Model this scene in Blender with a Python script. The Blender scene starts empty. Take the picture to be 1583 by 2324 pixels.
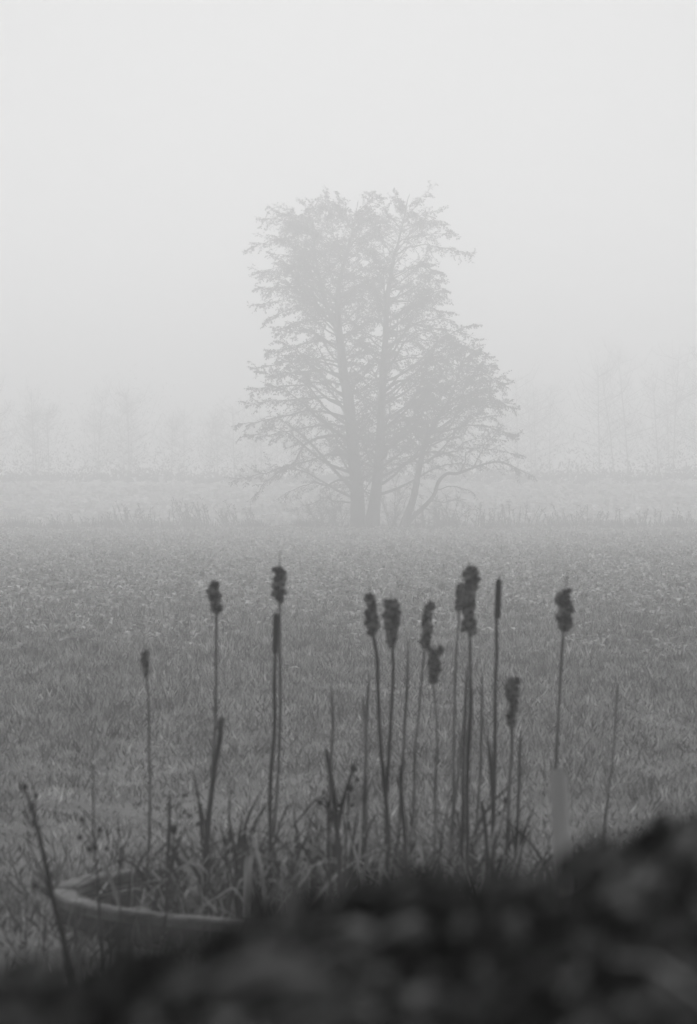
import bpy, math, random
import numpy as np
from mathutils import Vector, noise

R = math.radians
scene = bpy.context.scene
col = scene.collection

# ------------------------------------------------------------------ camera
CAM_Z = 2.7            # the photographer stands on a low bank above the field
FU = 5681.0            # focal length in units of a 1583 x 2324 picture
CX, CY, HOR = 791.5, 1162.0, 1088.0
PITCH = math.atan((CY - HOR) / FU)
cam_d = bpy.data.cameras.new('camera')
cam_d.sensor_fit = 'AUTO'
cam_d.sensor_width = 36.0
cam_d.lens = FU / 2324.0 * 36.0
cam_d.clip_start = 0.1
cam_d.clip_end = 3000
cam_d.dof.use_dof = True
cam_d.dof.focus_distance = 140.0
cam_d.dof.aperture_fstop = 3.6
cam_d.dof.aperture_blades = 9
cam = bpy.data.objects.new('camera', cam_d)
col.objects.link(cam)
cam.location = (0, 0, CAM_Z)
cam.rotation_euler = (R(90) - PITCH, 0, 0)
scene.camera = cam

# ------------------------------------------------------------------ sky and sun (black and white: luminance only)
SUN_EL, SUN_ROT = R(50), R(0)
world = bpy.data.worlds.new('World')
scene.world = world
world.use_nodes = True
nt = world.node_tree
nt.nodes.clear()
sky = nt.nodes.new('ShaderNodeTexSky')
sky.sky_type = 'NISHITA'
sky.sun_disc = False
sky.sun_elevation = SUN_EL
sky.sun_rotation = SUN_ROT
sky.air_density = 1.0
sky.dust_density = 1.5
bw = nt.nodes.new('ShaderNodeRGBToBW')
bg = nt.nodes.new('ShaderNodeBackground')
bg.inputs['Strength'].default_value = 0.05
wo = nt.nodes.new('ShaderNodeOutputWorld')
nt.links.new(sky.outputs[0], bw.inputs[0])
nt.links.new(bw.outputs[0], bg.inputs[0])
nt.links.new(bg.outputs[0], wo.inputs[0])

sun_d = bpy.data.lights.new('sun', 'SUN')
sun_d.energy = 1.5
sun_d.angle = R(40)
sun_d.color = (1, 1, 1)
sun = bpy.data.objects.new('sun', sun_d)
col.objects.link(sun)
sd = Vector((math.sin(SUN_ROT) * math.cos(SUN_EL), math.cos(SUN_ROT) * math.cos(SUN_EL), math.sin(SUN_EL)))
sun.rotation_euler = sd.to_track_quat('Z', 'Y').to_euler()
sun.location = (0, 0, 60)

vs = scene.view_settings
vs.view_transform = 'Standard'
vs.look = 'None'
vs.exposure = 0.85
vs.gamma = 1.0
vs.use_curve_mapping = False
cy = scene.cycles
cy.max_bounces = 8
cy.diffuse_bounces = 3
cy.glossy_bounces = 2
cy.transmission_bounces = 2
cy.volume_bounces = 3
cy.use_adaptive_sampling = False
cy.transparent_max_bounces = 8
cy.use_denoising = True
FOG_DENSITY = 0.0077

# ------------------------------------------------------------------ helpers
def tag(o, label=None, cat=None, group=None, kind=None):
    if label: o['label'] = label
    if cat: o['category'] = cat
    if group: o['group'] = group
    if kind: o['kind'] = kind
    return o

def empty(name, loc=(0, 0, 0)):
    o = bpy.data.objects.new(name, None)
    o.empty_display_size = 0.1
    o.location = loc
    col.objects.link(o)
    return o

def link(name, me, m, parent=None, smooth=False):
    o = bpy.data.objects.new(name, me)
    col.objects.link(o)
    if m: me.materials.append(m)
    if smooth:
        me.polygons.foreach_set('use_smooth', [True] * len(me.polygons))
    if parent is not None:
        o.parent = parent
        o.matrix_parent_inverse = parent.matrix_basis.inverted()
    return o

class MB:
    def __init__(s): s.v, s.f = [], []
    def tube(s, pts, rad, n=6, cap=True):
        pts = [Vector(p) for p in pts]
        b = len(s.v)
        up = None
        for i, p in enumerate(pts):
            d = (pts[min(i + 1, len(pts) - 1)] - pts[max(i - 1, 0)])
            if d.length < 1e-9: d = Vector((0, 0, 1))
            d.normalize()
            if up is None:
                a = Vector((1, 0, 0)) if abs(d.x) < .8 else Vector((0, 1, 0))
                up = (a - d * a.dot(d)).normalized()
            else:
                up = up - d * up.dot(d)
                up = up.normalized() if up.length > 1e-6 else d.orthogonal().normalized()
            w = d.cross(up)
            for k in range(n):
                t = 2 * math.pi * k / n
                s.v.append(p + (up * math.cos(t) + w * math.sin(t)) * rad[i])
        for i in range(len(pts) - 1):
            for k in range(n):
                a = b + i * n + k; c = b + i * n + (k + 1) % n
                s.f.append((a, c, c + n, a + n))
        if cap:
            s.f.append(tuple(b + k for k in reversed(range(n))))
            e = b + (len(pts) - 1) * n
            s.f.append(tuple(e + k for k in range(n)))
    def strip(s, pts, wid, side, fold=0.0):
        """a leaf blade: a strip folded along its midrib"""
        b = len(s.v)
        n = len(pts)
        for i, p in enumerate(pts):
            p = Vector(p); sv = Vector(side[i] if isinstance(side, list) else side)
            d = (Vector(pts[min(i + 1, n - 1)]) - Vector(pts[max(i - 1, 0)])).normalized()
            nn = sv.cross(d)
            s.v.append(p - sv * wid[i] / 2 + nn * wid[i] * fold)
            s.v.append(p)
            s.v.append(p + sv * wid[i] / 2 + nn * wid[i] * fold)
        for i in range(n - 1):
            a = b + i * 3
            s.f.append((a, a + 1, a + 4, a + 3))
            s.f.append((a + 1, a + 2, a + 5, a + 4))
    def box(s, c, d):
        b = len(s.v); c = Vector(c)
        for x in (-1, 1):
            for y in (-1, 1):
                for z in (-1, 1):
                    s.v.append(c + Vector((x * d[0] / 2, y * d[1] / 2, z * d[2] / 2)))
        for f in ((0, 1, 3, 2), (4, 6, 7, 5), (0, 4, 5, 1), (2, 3, 7, 6), (0, 2, 6, 4), (1, 5, 7, 3)):
            s.f.append(tuple(b + k for k in f))
    def build(s, name, m, parent=None, smooth=False):
        me = bpy.data.meshes.new(name)
        me.from_pydata([tuple(v) for v in s.v], [], s.f)
        me.update()
        return link(name, me, m, parent, smooth)

def quads_np(name, verts, m, parent=None, nv=4, faces=((0, 1, 2, 3),)):
    """verts: (N, nv, 3) array, the same faces for every element"""
    n = verts.shape[0]
    me = bpy.data.meshes.new(name)
    me.vertices.add(n * nv)
    me.vertices.foreach_set('co', verts.reshape(-1).astype(np.float32))
    f = np.array(faces, dtype=np.int32)
    nf = f.shape[0]
    idx = (np.arange(n, dtype=np.int32)[:, None, None] * nv + f[None]).reshape(-1)
    me.loops.add(idx.size)
    me.loops.foreach_set('vertex_index', idx)
    me.polygons.add(n * nf)
    me.polygons.foreach_set('loop_start', np.arange(n * nf, dtype=np.int32) * 4)
    me.update(calc_edges=True)
    me.validate()
    return link(name, me, m, parent)

def norm(a): return a / np.maximum(np.linalg.norm(a, axis=-1, keepdims=True), 1e-9)

def leaf_quads(c, d, n, L, W, bend=0.0):
    """rhombus leaves: c base (N,3), d direction, n rough normal, L, W (N,)"""
    d = norm(d)
    s = norm(np.cross(d, n))
    nn = np.cross(s, d)
    L = L[:, None]; W = W[:, None]
    v = np.empty((len(c), 4, 3))
    v[:, 0] = c
    v[:, 1] = c + d * L * .5 + s * W * .5 + nn * L * bend
    v[:, 2] = c + d * L
    v[:, 3] = c + d * L * .5 - s * W * .5 + nn * L * bend
    return v

def at(u, v, D):
    """point at depth D (metres ahead) under a position of the 1583 x 2324 picture"""
    a, b = (u - CX) / FU, -(v - CY) / FU
    dy = math.cos(PITCH) + b * math.sin(PITCH)
    dz = -math.sin(PITCH) + b * math.cos(PITCH)
    k = D / dy
    return Vector((a * k, D, CAM_Z + dz * k))

def smooth01(t):
    t = np.clip(t, 0, 1)
    return t * t * (3 - 2 * t)

def ground_z(x, y):
    x = np.asarray(x, float); y = np.asarray(y, float)
    z = 1.15 * (1 - smooth01((y - 2.0) / 6.0))                       # the bank under the camera
    z = z - .87 * smooth01((y - 35) / 137.0)                          # the field dips to the trees
    z = z + 2.6 * np.clip((y - 177) / 73.0, 0, 1) ** 1.15             # and rises behind them
    q = np.sqrt((x / 1.66) ** 2 + ((y - 14.08) / 1.16) ** 2)
    z = z + .24 * (1 - smooth01((q - 1.1) / 1.1))                    # earth banked up round the pond
    z = z + .03 * np.sin(x * .21 + y * .13) + .025 * np.sin(x * .07 - y * .19 + 1.3)
    return z

# ------------------------------------------------------------------ materials (greys: the photograph is black and white)
def mat(name, c0, c1, scale=8.0, detail=4.0, rough=.85, bump=0.0, bscale=None, island=0.0, lo=.35, hi=.65, spec=.25, stretch=None, trans=0.0):
    m = bpy.data.materials.new(name)
    m.use_nodes = True
    t = m.node_tree; N = t.nodes; Lk = t.links
    p = N['Principled BSDF']
    p.inputs['Roughness'].default_value = rough
    p.inputs['Specular IOR Level'].default_value = spec
    tc = N.new('ShaderNodeTexCoord')
    mp = N.new('ShaderNodeMapping')
    if stretch: mp.inputs['Scale'].default_value = stretch
    Lk.new(tc.outputs['Object'], mp.inputs[0])
    nz = N.new('ShaderNodeTexNoise')
    nz.inputs['Scale'].default_value = scale
    nz.inputs['Detail'].default_value = detail
    Lk.new(mp.outputs[0], nz.inputs['Vector'])
    cr = N.new('ShaderNodeValToRGB')
    cr.color_ramp.elements[0].position = lo; cr.color_ramp.elements[0].color = (c0, c0, c0, 1)
    cr.color_ramp.elements[1].position = hi; cr.color_ramp.elements[1].color = (c1, c1, c1, 1)
    Lk.new(nz.outputs[0], cr.inputs[0])
    out = cr.outputs[0]
    if island:
        g = N.new('ShaderNodeNewGeometry')
        mr = N.new('ShaderNodeMapRange')
        mr.inputs['To Min'].default_value = 1 - island
        mr.inputs['To Max'].default_value = 1 + island
        Lk.new(g.outputs['Random Per Island'], mr.inputs['Value'])
        mx = N.new('ShaderNodeMix'); mx.data_type = 'RGBA'; mx.blend_type = 'MULTIPLY'
        mx.inputs[0].default_value = 1
        Lk.new(out, mx.inputs[6]); Lk.new(mr.outputs[0], mx.inputs[7])
        out = mx.outputs[2]
    Lk.new(out, p.inputs['Base Color'])
    if trans:      # thin leaves let light through
        tl = N.new('ShaderNodeBsdfTranslucent'); ms = N.new('ShaderNodeMixShader')
        ms.inputs[0].default_value = trans
        Lk.new(out, tl.inputs[0]); Lk.new(p.outputs[0], ms.inputs[1]); Lk.new(tl.outputs[0], ms.inputs[2])
        Lk.new(ms.outputs[0], N['Material Output'].inputs[0])
    if bump:
        n2 = N.new('ShaderNodeTexNoise')
        n2.inputs['Scale'].default_value = bscale or scale * 3
        n2.inputs['Detail'].default_value = 5
        Lk.new(mp.outputs[0], n2.inputs['Vector'])
        bp = N.new('ShaderNodeBump')
        bp.inputs['Strength'].default_value = bump
        bp.inputs['Distance'].default_value = .02
        Lk.new(n2.outputs[0], bp.inputs['Height'])
        Lk.new(bp.outputs[0], p.inputs['Normal'])
    return m

M = {}
M['ground'] = mat('field soil and turf', .06, .15, 1.3, 8, .95, .8, 14, lo=.3, hi=.7)
M['grass'] = mat('short field grass', .08, .36, 2.2, 6, .8, 0, island=.85, lo=.37, hi=.66, trans=.4)
M['rough'] = mat('rough uncut grass', .02, .14, 1.2, 6, .8, 0, island=.8, lo=.35, hi=.7, trans=.4)
M['straw'] = mat('pale dead grass', .25, .48, 2, 3, .8, 0, island=.4, trans=.4)
M['crop'] = mat('frosted crop leaves', .11, .42, 2.4, 5, .75, 0, island=.7, lo=.4, hi=.64, trans=.4)
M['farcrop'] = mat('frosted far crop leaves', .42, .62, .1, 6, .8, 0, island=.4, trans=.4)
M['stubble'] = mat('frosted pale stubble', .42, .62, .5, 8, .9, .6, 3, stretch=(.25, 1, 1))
M['verge'] = mat('pale verge grass', .26, .46, .8, 5, .8, 0, island=.5, trans=.4)
M['dryweed'] = mat('dry weed stalks', .03, .07, 3, 4, .9, 0, island=.5)
M['bark'] = mat('alder bark', .018, .04, 5, 8, .95, .7, 14, stretch=(1, 1, .25))
M['twig'] = mat('twigs', .018, .035, 4, 3, .9)
M['leaf'] = mat('alder leaves', .025, .055, .9, 3, .7, 0, island=.5, trans=.4)
M['woodleaf'] = mat('far wood foliage', .012, .03, .2, 3, .8, 0, island=.4)
M['stem'] = mat('dry cattail stem', .06, .22, 22, 5, .75, .2, 90, stretch=(1, 1, .12))
M['stem_dark'] = mat('dark wet cattail stem', .008, .03, 22, 5, .7, .2, 90, stretch=(1, 1, .12))
M['head'] = mat('cattail velvet', .004, .010, 60, 4, .95, .5, 400)
M['frayed'] = mat('frayed cattail head', .015, .38, 26, 5, 1.0, .8, 160, lo=.44, hi=.62, spec=.05, island=.9, trans=.25)
M['fluff'] = mat('cattail seed fluff', .08, .5, 55, 3, 1.0, 0, island=.6, spec=.02, trans=.4)
M['pale'] = mat('bleached sheath', .3, .5, 30, 3, .8)
M['deadleaf'] = mat('withered cattail leaf', .10, .40, 9, 5, .8, .2, 60, stretch=(1, 1, .2), island=.5, trans=.4)
M['darkleaf'] = mat('dark rotten leaf', .006, .022, 12, 4, .8, .2, 60)
M['coping'] = mat('weathered coping stone', .035, .17, 4.5, 12, .95, .9, 45, lo=.34, hi=.64)
M['basin'] = mat('shade-toned basin wall', .005, .014, 5, 6, .9, .4, 30)  # near-black colour carries the shade below the overhanging coping
M['water'] = mat('still dark pond water', .006, .014, 3, 4, .12, .15, 12, spec=.5)
M['post'] = mat('bleached wooden stake', .62, .85, 14, 6, .85, .4, 60, stretch=(1, 1, .08))
M['weed'] = mat('dead weed stalk', .012, .03, 20, 4, .9)
M['seed'] = mat('dark seed head', .006, .018, 60, 4, 1, .6, 200)
M['cane'] = mat('bramble cane', .03, .07, 20, 4, .6)
M['bramble'] = mat('bramble leaves', .010, .07, 7, 4, .7, 0, island=.6)
M['blade'] = mat('dull grass blade', .05, .12, 12, 4, .8)
M['paleleaf'] = mat('pale underside leaf', .12, .2, 20, 3, .8, trans=.4)

# ------------------------------------------------------------------ setting: ground
def make_ground():
    xs = np.concatenate([np.linspace(-495, -60, 14)[:-1], np.linspace(-60, -6, 28)[:-1], np.linspace(-6, 6, 97)[:-1], np.linspace(6, 60, 28)[:-1], np.linspace(60, 495, 14)])
    ys = np.concatenate([np.linspace(-95, 0, 8)[:-1], np.linspace(0, 20, 161)[:-1], np.linspace(20, 120, 51)[:-1], np.linspace(120, 300, 91)[:-1], np.linspace(300, 890, 20)])
    X, Y = np.meshgrid(xs, ys)
    Z = ground_z(X, Y)
    v = np.stack([X, Y, Z], -1).reshape(-1, 3)
    nx, ny = len(xs), len(ys)
    v[:, 2] -= .6 * (((v[:, 0] / 1.5) ** 2 + ((v[:, 1] - 14.08) / 1.0) ** 2) < 1)     # the pond's bed
    f = [(j * nx + i, j * nx + i + 1, (j + 1) * nx + i + 1, (j + 1) * nx + i) for j in range(ny - 1) for i in range(nx - 1)]
    me = bpy.data.meshes.new('ground')
    me.from_pydata(v.tolist(), [], f)
    o = link('ground', me, M['ground'], None, True)
    tag(o, kind='structure', label='flat open field rising gently towards the far wood')
make_ground()

rs = np.random.default_rng(7)

def scatter(n, y0, y1, margin, power=1.0):
    """random points on the field inside a widening strip round the view"""
    y = y0 + (y1 - y0) * rs.random(n * 3) ** power
    hw = y * (CX / FU) + margin
    keep = rs.random(n * 3) < hw / (y1 * (CX / FU) + margin) * (y1 / y) ** .0
    y = y[keep][:n]
    hw = y * (CX / FU) + margin
    x = (rs.random(len(y)) * 2 - 1) * hw
    return x, y

def vnoise(x, y, s, z=0.0):
    return np.array([noise.noise(Vector((a * s, b * s, z))) for a, b in zip(x, y)])

POND_C, POND_A, POND_B = (0.0, 14.08), 1.66, 1.16

def blades(x, y, h, w, lean=.5, stay=None):
    n = len(x)
    z = ground_z(x, y) - .01
    c = np.stack([x, y, z], -1)
    d = np.stack([rs.normal(0, lean, n), rs.normal(0, lean, n), np.ones(n)], -1)
    nn = np.stack([rs.normal(0, 1, n), -np.ones(n) * .8, rs.normal(0, .4, n)], -1)
    return leaf_quads(c, d, nn, h, w, .10)

# short grass between the bank and the crop
x, y = scatter(170000, 6.5, 56, 1.6, .8)
keep = (y < 40) | (rs.random(len(y)) < 1 - (y - 40) / 16)
x, y = x[keep], y[keep]
ok = ((x - POND_C[0]) / (POND_A + .03)) ** 2 + ((y - POND_C[1]) / (POND_B + .03)) ** 2 > 1
x, y = x[ok], y[ok]
k = 1 + (y - 12) / 45
patch = np.clip(1 + 1.3 * vnoise(x, y, 1.3) + .8 * vnoise(x, y, .3, 3), .3, 2.1)
h = (.055 + .07 * rs.random(len(x))) * patch * np.clip(k, .9, 2)
w = (.008 + .008 * rs.random(len(x))) * k
tag(quads_np('field_grass', blades(x, y, h, w, .55), M['grass']), 'short green grass covering the near half of the field', 'grass', kind='stuff')
sel = rs.choice(len(x), 22000, replace=False)
xs_, ys_ = x[sel], y[sel]
cl = vnoise(xs_, ys_, .8, 9) + .6 * vnoise(xs_, ys_, 2.5, 5) > .12
xs_, ys_ = xs_[cl], ys_[cl]
tag(quads_np('dead_grass', blades(xs_, ys_, .07 + .08 * rs.random(len(xs_)), (.008 + .008 * rs.random(len(xs_))) * (1 + (ys_ - 12) / 40), .9), M['straw']), 'pale dead grass blades scattered through the near field', 'grass', kind='stuff')

# rough uncut growth round the pond and up the bank
n = 34000
x = rs.uniform(-4.5, 4.5, n); y = rs.uniform(5.5, 17.5, n)
q = np.sqrt(((x - POND_C[0]) / POND_A) ** 2 + ((y - POND_C[1]) / POND_B) ** 2)
keep = (q > 1.01) & (rs.random(n) < np.clip(1.9 - q, .10, 1) + np.clip((11.5 - y) / 4, 0, .8)) & (vnoise(x, y, 1.6, 2) > -.25 - .3 * (q < 1.4))
x, y = x[keep], y[keep]
tag(quads_np('rough_grass', blades(x, y, .08 + .24 * rs.random(len(x)) ** 2, .008 + .012 * rs.random(len(x)), .5), M['rough']), 'rough dark uncut grass round the pond and up the bank', 'grass', kind='stuff')

# coarse leafy crop between the grass and the tree
def crop(n, y0, y1, margin, L, W, leaves, mt, name, label, power=1.0):
    x, y = scatter(n, y0, y1, margin, power)
    hm = .75 + 1.1 * vnoise(x, y * .6, .45) + .7 * vnoise(x, y, 1.5, 4)
    if y0 < 60:      # uneven, gradual start of the crop, bare gaps between the mounds
        keep = (rs.random(len(y)) < np.clip((y - 36) / 14 + .9 * vnoise(x, y, .35, 8), 0, 1)) & (hm > .22)
        x, y, hm = x[keep], y[keep], hm[keep]
    hm = np.clip(hm, .15, 2.0)
    n = len(x)
    x = np.repeat(x, leaves); y = np.repeat(y, leaves); hm = np.repeat(hm, leaves)
    m = len(x)
    ang = rs.random(m) * 2 * math.pi
    up = .25 + .9 * rs.random(m)
    d = np.stack([np.cos(ang), np.sin(ang), up], -1)
    g = 1 + (y - 40) / 80
    base = np.stack([x + rs.normal(0, .03, m), y + rs.normal(0, .03, m), ground_z(x, y) + .10 * hm * rs.random(m) * g], -1)
    ln = L * (.6 + .8 * rs.random(m)) * hm ** .5 * g ** .5
    v = leaf_quads(base, d, np.stack([np.zeros(m), np.zeros(m), np.ones(m)], -1), ln, W * (.6 + .8 * rs.random(m)) * g ** .5, .18)
    v[:, 2, 2] -= ln * .22
    tag(quads_np(name, v, mt), label, 'crop', kind='stuff')
crop(66000, 34, 167, 5.0, .20, .075, 7, M['crop'], 'leafy_crop', 'coarse leafy crop covering the far half of the field', .85)
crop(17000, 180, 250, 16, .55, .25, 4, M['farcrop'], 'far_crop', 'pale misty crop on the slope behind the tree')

def make_far_field():
    xs = np.linspace(-300, 300, 61); ys = np.linspace(178.5, 252, 60)
    X, Y = np.meshgrid(xs, ys); Z = ground_z(X, Y) + .03
    nx = len(xs); f = [(j * nx + i, j * nx + i + 1, (j + 1) * nx + i + 1, (j + 1) * nx + i) for j in range(len(ys) - 1) for i in range(nx - 1)]
    me = bpy.data.meshes.new('far_field'); me.from_pydata(np.stack([X, Y, Z], -1).reshape(-1, 3).tolist(), [], f)
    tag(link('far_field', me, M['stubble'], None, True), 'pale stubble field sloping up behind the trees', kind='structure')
make_far_field()

# ------------------------------------------------------------------ far wood (one hazy mass)
def make_wood():
    rng = random.Random(4)
    vs_ = []
    mb = MB()
    for i in range(110):
        X = -120 + 240 * (i + rng.random()) / 110
        Y = 285 + rng.random() * 50
        H = (19.0 if X > 11 else 13.0) * rng.uniform(.65, 1.05)
        if -16 < X < 8: H *= .85
        z0 = float(ground_z(X, Y))
        lean = rng.gauss(0, .06)
        mb.tube([(X, Y, z0 - .2), (X + lean * H * .4, Y, z0 + H * .45), (X + lean * H, Y, z0 + H * .92)], [.10, .06, .02], 4)
        for b in range(30):
            a = rng.random() * 6.28; t = rng.uniform(.12, .9) 
            l = H * .30 * (1.05 - .75 * t) * rng.uniform(.6, 1.2)
            p0 = Vector((X + lean * H * t, Y, z0 + H * t))
            rise = rng.uniform(.3, 1.0)
            p1 = p0 + Vector((math.cos(a) * l, math.sin(a) * l, l * rise * .7))
            p2 = p1 + Vector((math.cos(a) * l * .4, math.sin(a) * l * .4, l * rise))
            mb.tube([p0, p1, p2], [.035, .025, .015], 3, False)
            n = 38
            k = rs.random(n)[:, None]
            c = np.array(p0) + (np.array(p1) - np.array(p0)) * k + (np.array(p2) - np.array(p1)) * np.clip(k * 2 - 1, 0, 1) + np.clip(rs.normal(0, .14 * l + .2, (n, 3)), -.9, .9)
            vs_.append(leaf_quads(c, rs.normal(0, 1, (n, 3)) + np.array([0, 0, 1.0]), rs.normal(0, 1, (n, 3)), .5 + .8 * rs.random(n), .012 + .022 * rs.random(n)))
    n = 70000
    X = (rs.random(n) * 2 - 1) * 95; Y = 254 + rs.random(n) * 22
    hh = np.where(X > 11, 14.0, 11.0) + 2.0 * np.sin(X * .19) + 1.5 * np.sin(X * .53 + 1)
    t = np.where(rs.random(n) < .4, .16 * rs.random(n), rs.random(n) ** 2.1)      # dense underwood, thinning crowns
    Z = ground_z(X, Y) + t * hh * (.55 + .45 * (Y - 254) / 22)
    k = np.clip(1 - 1.6 * t, .12, 1)
    vs_.append(leaf_quads(np.stack([X, Y, Z], -1), rs.normal(0, 1, (n, 3)) + np.array([0, 0, .6]), rs.normal(0, 1, (n, 3)), .3 + .5 * k * rs.random(n), .03 + .36 * k * rs.random(n)))
    w = np.concatenate(vs_)
    o = quads_np('far_wood', w, M['woodleaf'])
    tag(o, 'hazy wood fading into fog beyond the far field', 'wood', kind='stuff')
    t = mb.build('trunks', M['bark'], o)
    t['kind'] = 'stuff'
make_wood()

# ------------------------------------------------------------------ the alder trees
TD = 130.0                    # drawing distance of the tracing; the trees stand at TREE_Y
TREE_Y, TS = 175.0, 175.0 / 130.0
def settle(root, zx, dy=0.0):
    """grow the finished tree to its real size on its real spot"""
    b = at(506.6 + zx / 2.083, 1206, TREE_Y + dy)
    root.location = (b.x, TREE_Y + dy, float(ground_z(b.x, TREE_Y + dy)) - .02)
    root.scale = (TS, TS, TS)
def tz(x, y, dy=0.0):
    """tree tracing (enlarged crop of the picture) to metres at the trees' distance"""
    u = 506.6 + x / 2.083; v = 392.7 + y / 2.083
    p = at(u, v, TD)
    return Vector((p.x, TD + dy, p.z))
MZ = TD / FU / 2.083
ENV = [(60, 860, 985), (120, 400, 930), (200, 190, 975), (270, 190, 1060), (340, 130, 1130), (390, 230, 1165), (470, 150, 1045), (540, 170, 1060),
       (620, 160, 1075), (700, 195, 1095), (760, 255, 1160), (830, 205, 1185), (870, 190, 1270), (930, 150, 1255), (1010, 100, 1335),
       (1100, 110, 1380), (1170, 60, 1390), (1240, 100, 1400), (1320, 120, 1430), (1380, 130, 1440), (1440, 60, 1400), (1500, 100, 1200), (1560, 190, 1150), (1700, 400, 1000)]
ez = [tz(0, e[0]).z for e in ENV][::-1]
el = [tz(e[1], e[0]).x for e in ENV][::-1]
er = [tz(e[2], e[0]).x for e in ENV][::-1]
def env(z): return float(np.interp(z, ez, el)), float(np.interp(z, ez, er))

class Crown:
    def __init__(s): s.tw = MB(); s.lc = []; s.ld = []; s.br = MB()

def spray(cr, rng, p, d, L, r, leafy):
    """a leafy twig with side twiglets"""
    pts = [p]; dirn = d.normalized(); n = 4
    for i in range(n):
        dirn = (dirn + Vector((rng.gauss(0, .16), rng.gauss(0, .16), rng.gauss(-.07, .13)))).normalized()
        pts.append(pts[-1] + dirn * L / n)
    cr.tw.tube(pts, [r * (1 - .8 * i / n) for i in range(n + 1)], 3, False)
    for i in range(1, n + 1):
        for k in range(3 if i < n else 4):
            a = pts[i].lerp(pts[i - 1], rng.random())
            sd = (dirn + Vector((rng.gauss(0, .8), rng.gauss(0, .8), rng.gauss(-.15, .45)))).normalized()
            l = L * rng.uniform(.12, .34)
            b = a + sd * l
            cr.tw.tube([a, b], [.007, .004], 3, False)
            for q in range(int(rng.uniform(0, 4.6) * leafy + rng.random())):
                cr.lc.append(a.lerp(b, rng.uniform(.25, 1.1)))
                cr.ld.append(sd + Vector((rng.gauss(0, .7), rng.gauss(0, .7), rng.gauss(-.5, .5))))

def limb(cr, rng, p, d, L, r, up=.10, droop=.16, leafy=1.0, mesh=None, dens=1.0, pts=None):
    if pts is None:
        n = max(5, int(L / .55)); pts = [p]; dirn = d.normalized()
        for i in range(n):
            t = i / n
            dirn = (dirn + Vector((rng.gauss(0, .11), rng.gauss(0, .11), rng.gauss(0, .10) + up * (t < .45) - droop * (t > .5)))).normalized()
            pts.append(pts[-1] + dirn * L / n)
    else:
        n = len(pts) - 1
    rad = [max(r * (1 - .88 * i / n), .008) for i in range(n + 1)]
    (mesh or cr.br).tube(pts, rad, 5, False)
    side = rng.choice((-1, 1))
    lens = [0]
    for i in range(n): lens.append(lens[-1] + (pts[i + 1] - pts[i]).length)
    tot = lens[-1]
    s = .26 * tot + rng.random() * .2
    while s < tot:
        i = max(j for j in range(n) if lens[j] <= s)
        a = pts[i].lerp(pts[i + 1], (s - lens[i]) / max(lens[i + 1] - lens[i], 1e-6))
        dd = (pts[i + 1] - pts[i]).normalized()
        hs = dd.cross(Vector((0, 0, 1)))
        hs = hs.normalized() if hs.length > .05 else Vector((1, 0, 0))
        t = s / tot
        l = min(tot * .5, 1.5) * rng.uniform(.55, 1.05) * (1.05 - .6 * t)
        spray(cr, rng, a, dd * rng.uniform(.5, 1.0) + hs * side * rng.uniform(.4, 1.0) + Vector((0, 0, rng.gauss(-.05, .5))), l, max(.018 * (1.1 - .5 * t), .009), leafy)
        side = -side
        s += rng.uniform(.12, .26) / dens
    spray(cr, rng, pts[-2], pts[-1] - pts[-2], .55, .01, leafy)

def stem_mesh(path, n=12, rng=None, name='trunk', parent=None, flare=True):
    pts = [tz(x, y, 0) for x, y, w in path]
    rad = [w * MZ / 2 for x, y, w in path]
    # denser resampling with a slightly wavering outline
    P, Rr = [], []
    for i in range(len(pts) - 1):
        k = 4
        for j in range(k):
            t = j / k
            a = pts[max(i - 1, 0)]; b = pts[i]; c = pts[i + 1]; e = pts[min(i + 2, len(pts) - 1)]
            P.append(.5 * ((2 * b) + (c - a) * t + (2 * a - 5 * b + 4 * c - e) * t * t + (3 * b - a - 3 * c + e) * t ** 3))
            Rr.append((rad[i] * (1 - t) + rad[i + 1] * t) * rng.uniform(.95, 1.06))
    P.append(pts[-1]); Rr.append(rad[-1])
    return P, Rr

def side_limbs(cr, rng, P, Rr, z0, z1, count, capL, capR, leafy, lim=7.0):
    ga = rng.random() * 6.28
    for k in range(count):
        t = (k + rng.random()) / count
        zz = z0 + (z1 - z0) * t
        i = min(range(len(P)), key=lambda j: abs(P[j].z - zz))
        ga += 2.399 + rng.gauss(0, .3)
        ca, sa = math.cos(ga), math.sin(ga)
        if sa < -.55 and rng.random() < .6: continue          # few limbs cross before the trunks
        xl, xr = env(min(zz + .35, 17.4))
        reach = (min(xr - P[i].x, capR) if ca > 0 else min(P[i].x - xl, capL))
        dep = min(max(P[i].x - xl, 1.0), max(xr - P[i].x, 1.0), 3.6)
        L = abs(ca) * max(reach, .6) + (1 - abs(ca)) * dep
        L = min(L * rng.uniform(.82, 1.12), lim)
        hf = (zz - 1) / 17
        L = max(.7, min(L, (16.6 - zz) / .5))
        limb(cr, rng, P[i], Vector((ca, sa, .30 + .25 * hf + rng.gauss(0, .12))), L, min(Rr[i] * .42, .014 * L + .012), up=.10 + .03 * hf, droop=.17 + .06 * rng.random(), leafy=leafy * (0.55 if zz < 3.0 else 1.0))

def finish_tree(root, cr, rng, seed):
    cr.br.build('branches', M['bark'], root)['kind'] = 'stuff'
    cr.tw.build('twigs', M['twig'], root)['kind'] = 'stuff'
    c = np.array([tuple(v) for v in cr.lc]); d = np.array([tuple(v) for v in cr.ld])
    n = len(c)
    v = leaf_quads(c, d, rs.normal(0, 1, (n, 3)), .06 + .065 * rs.random(n), .04 + .045 * rs.random(n), .1)
    o = quads_np('crown', v, M['leaf'], root)
    o['kind'] = 'stuff'
    return n

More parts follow.
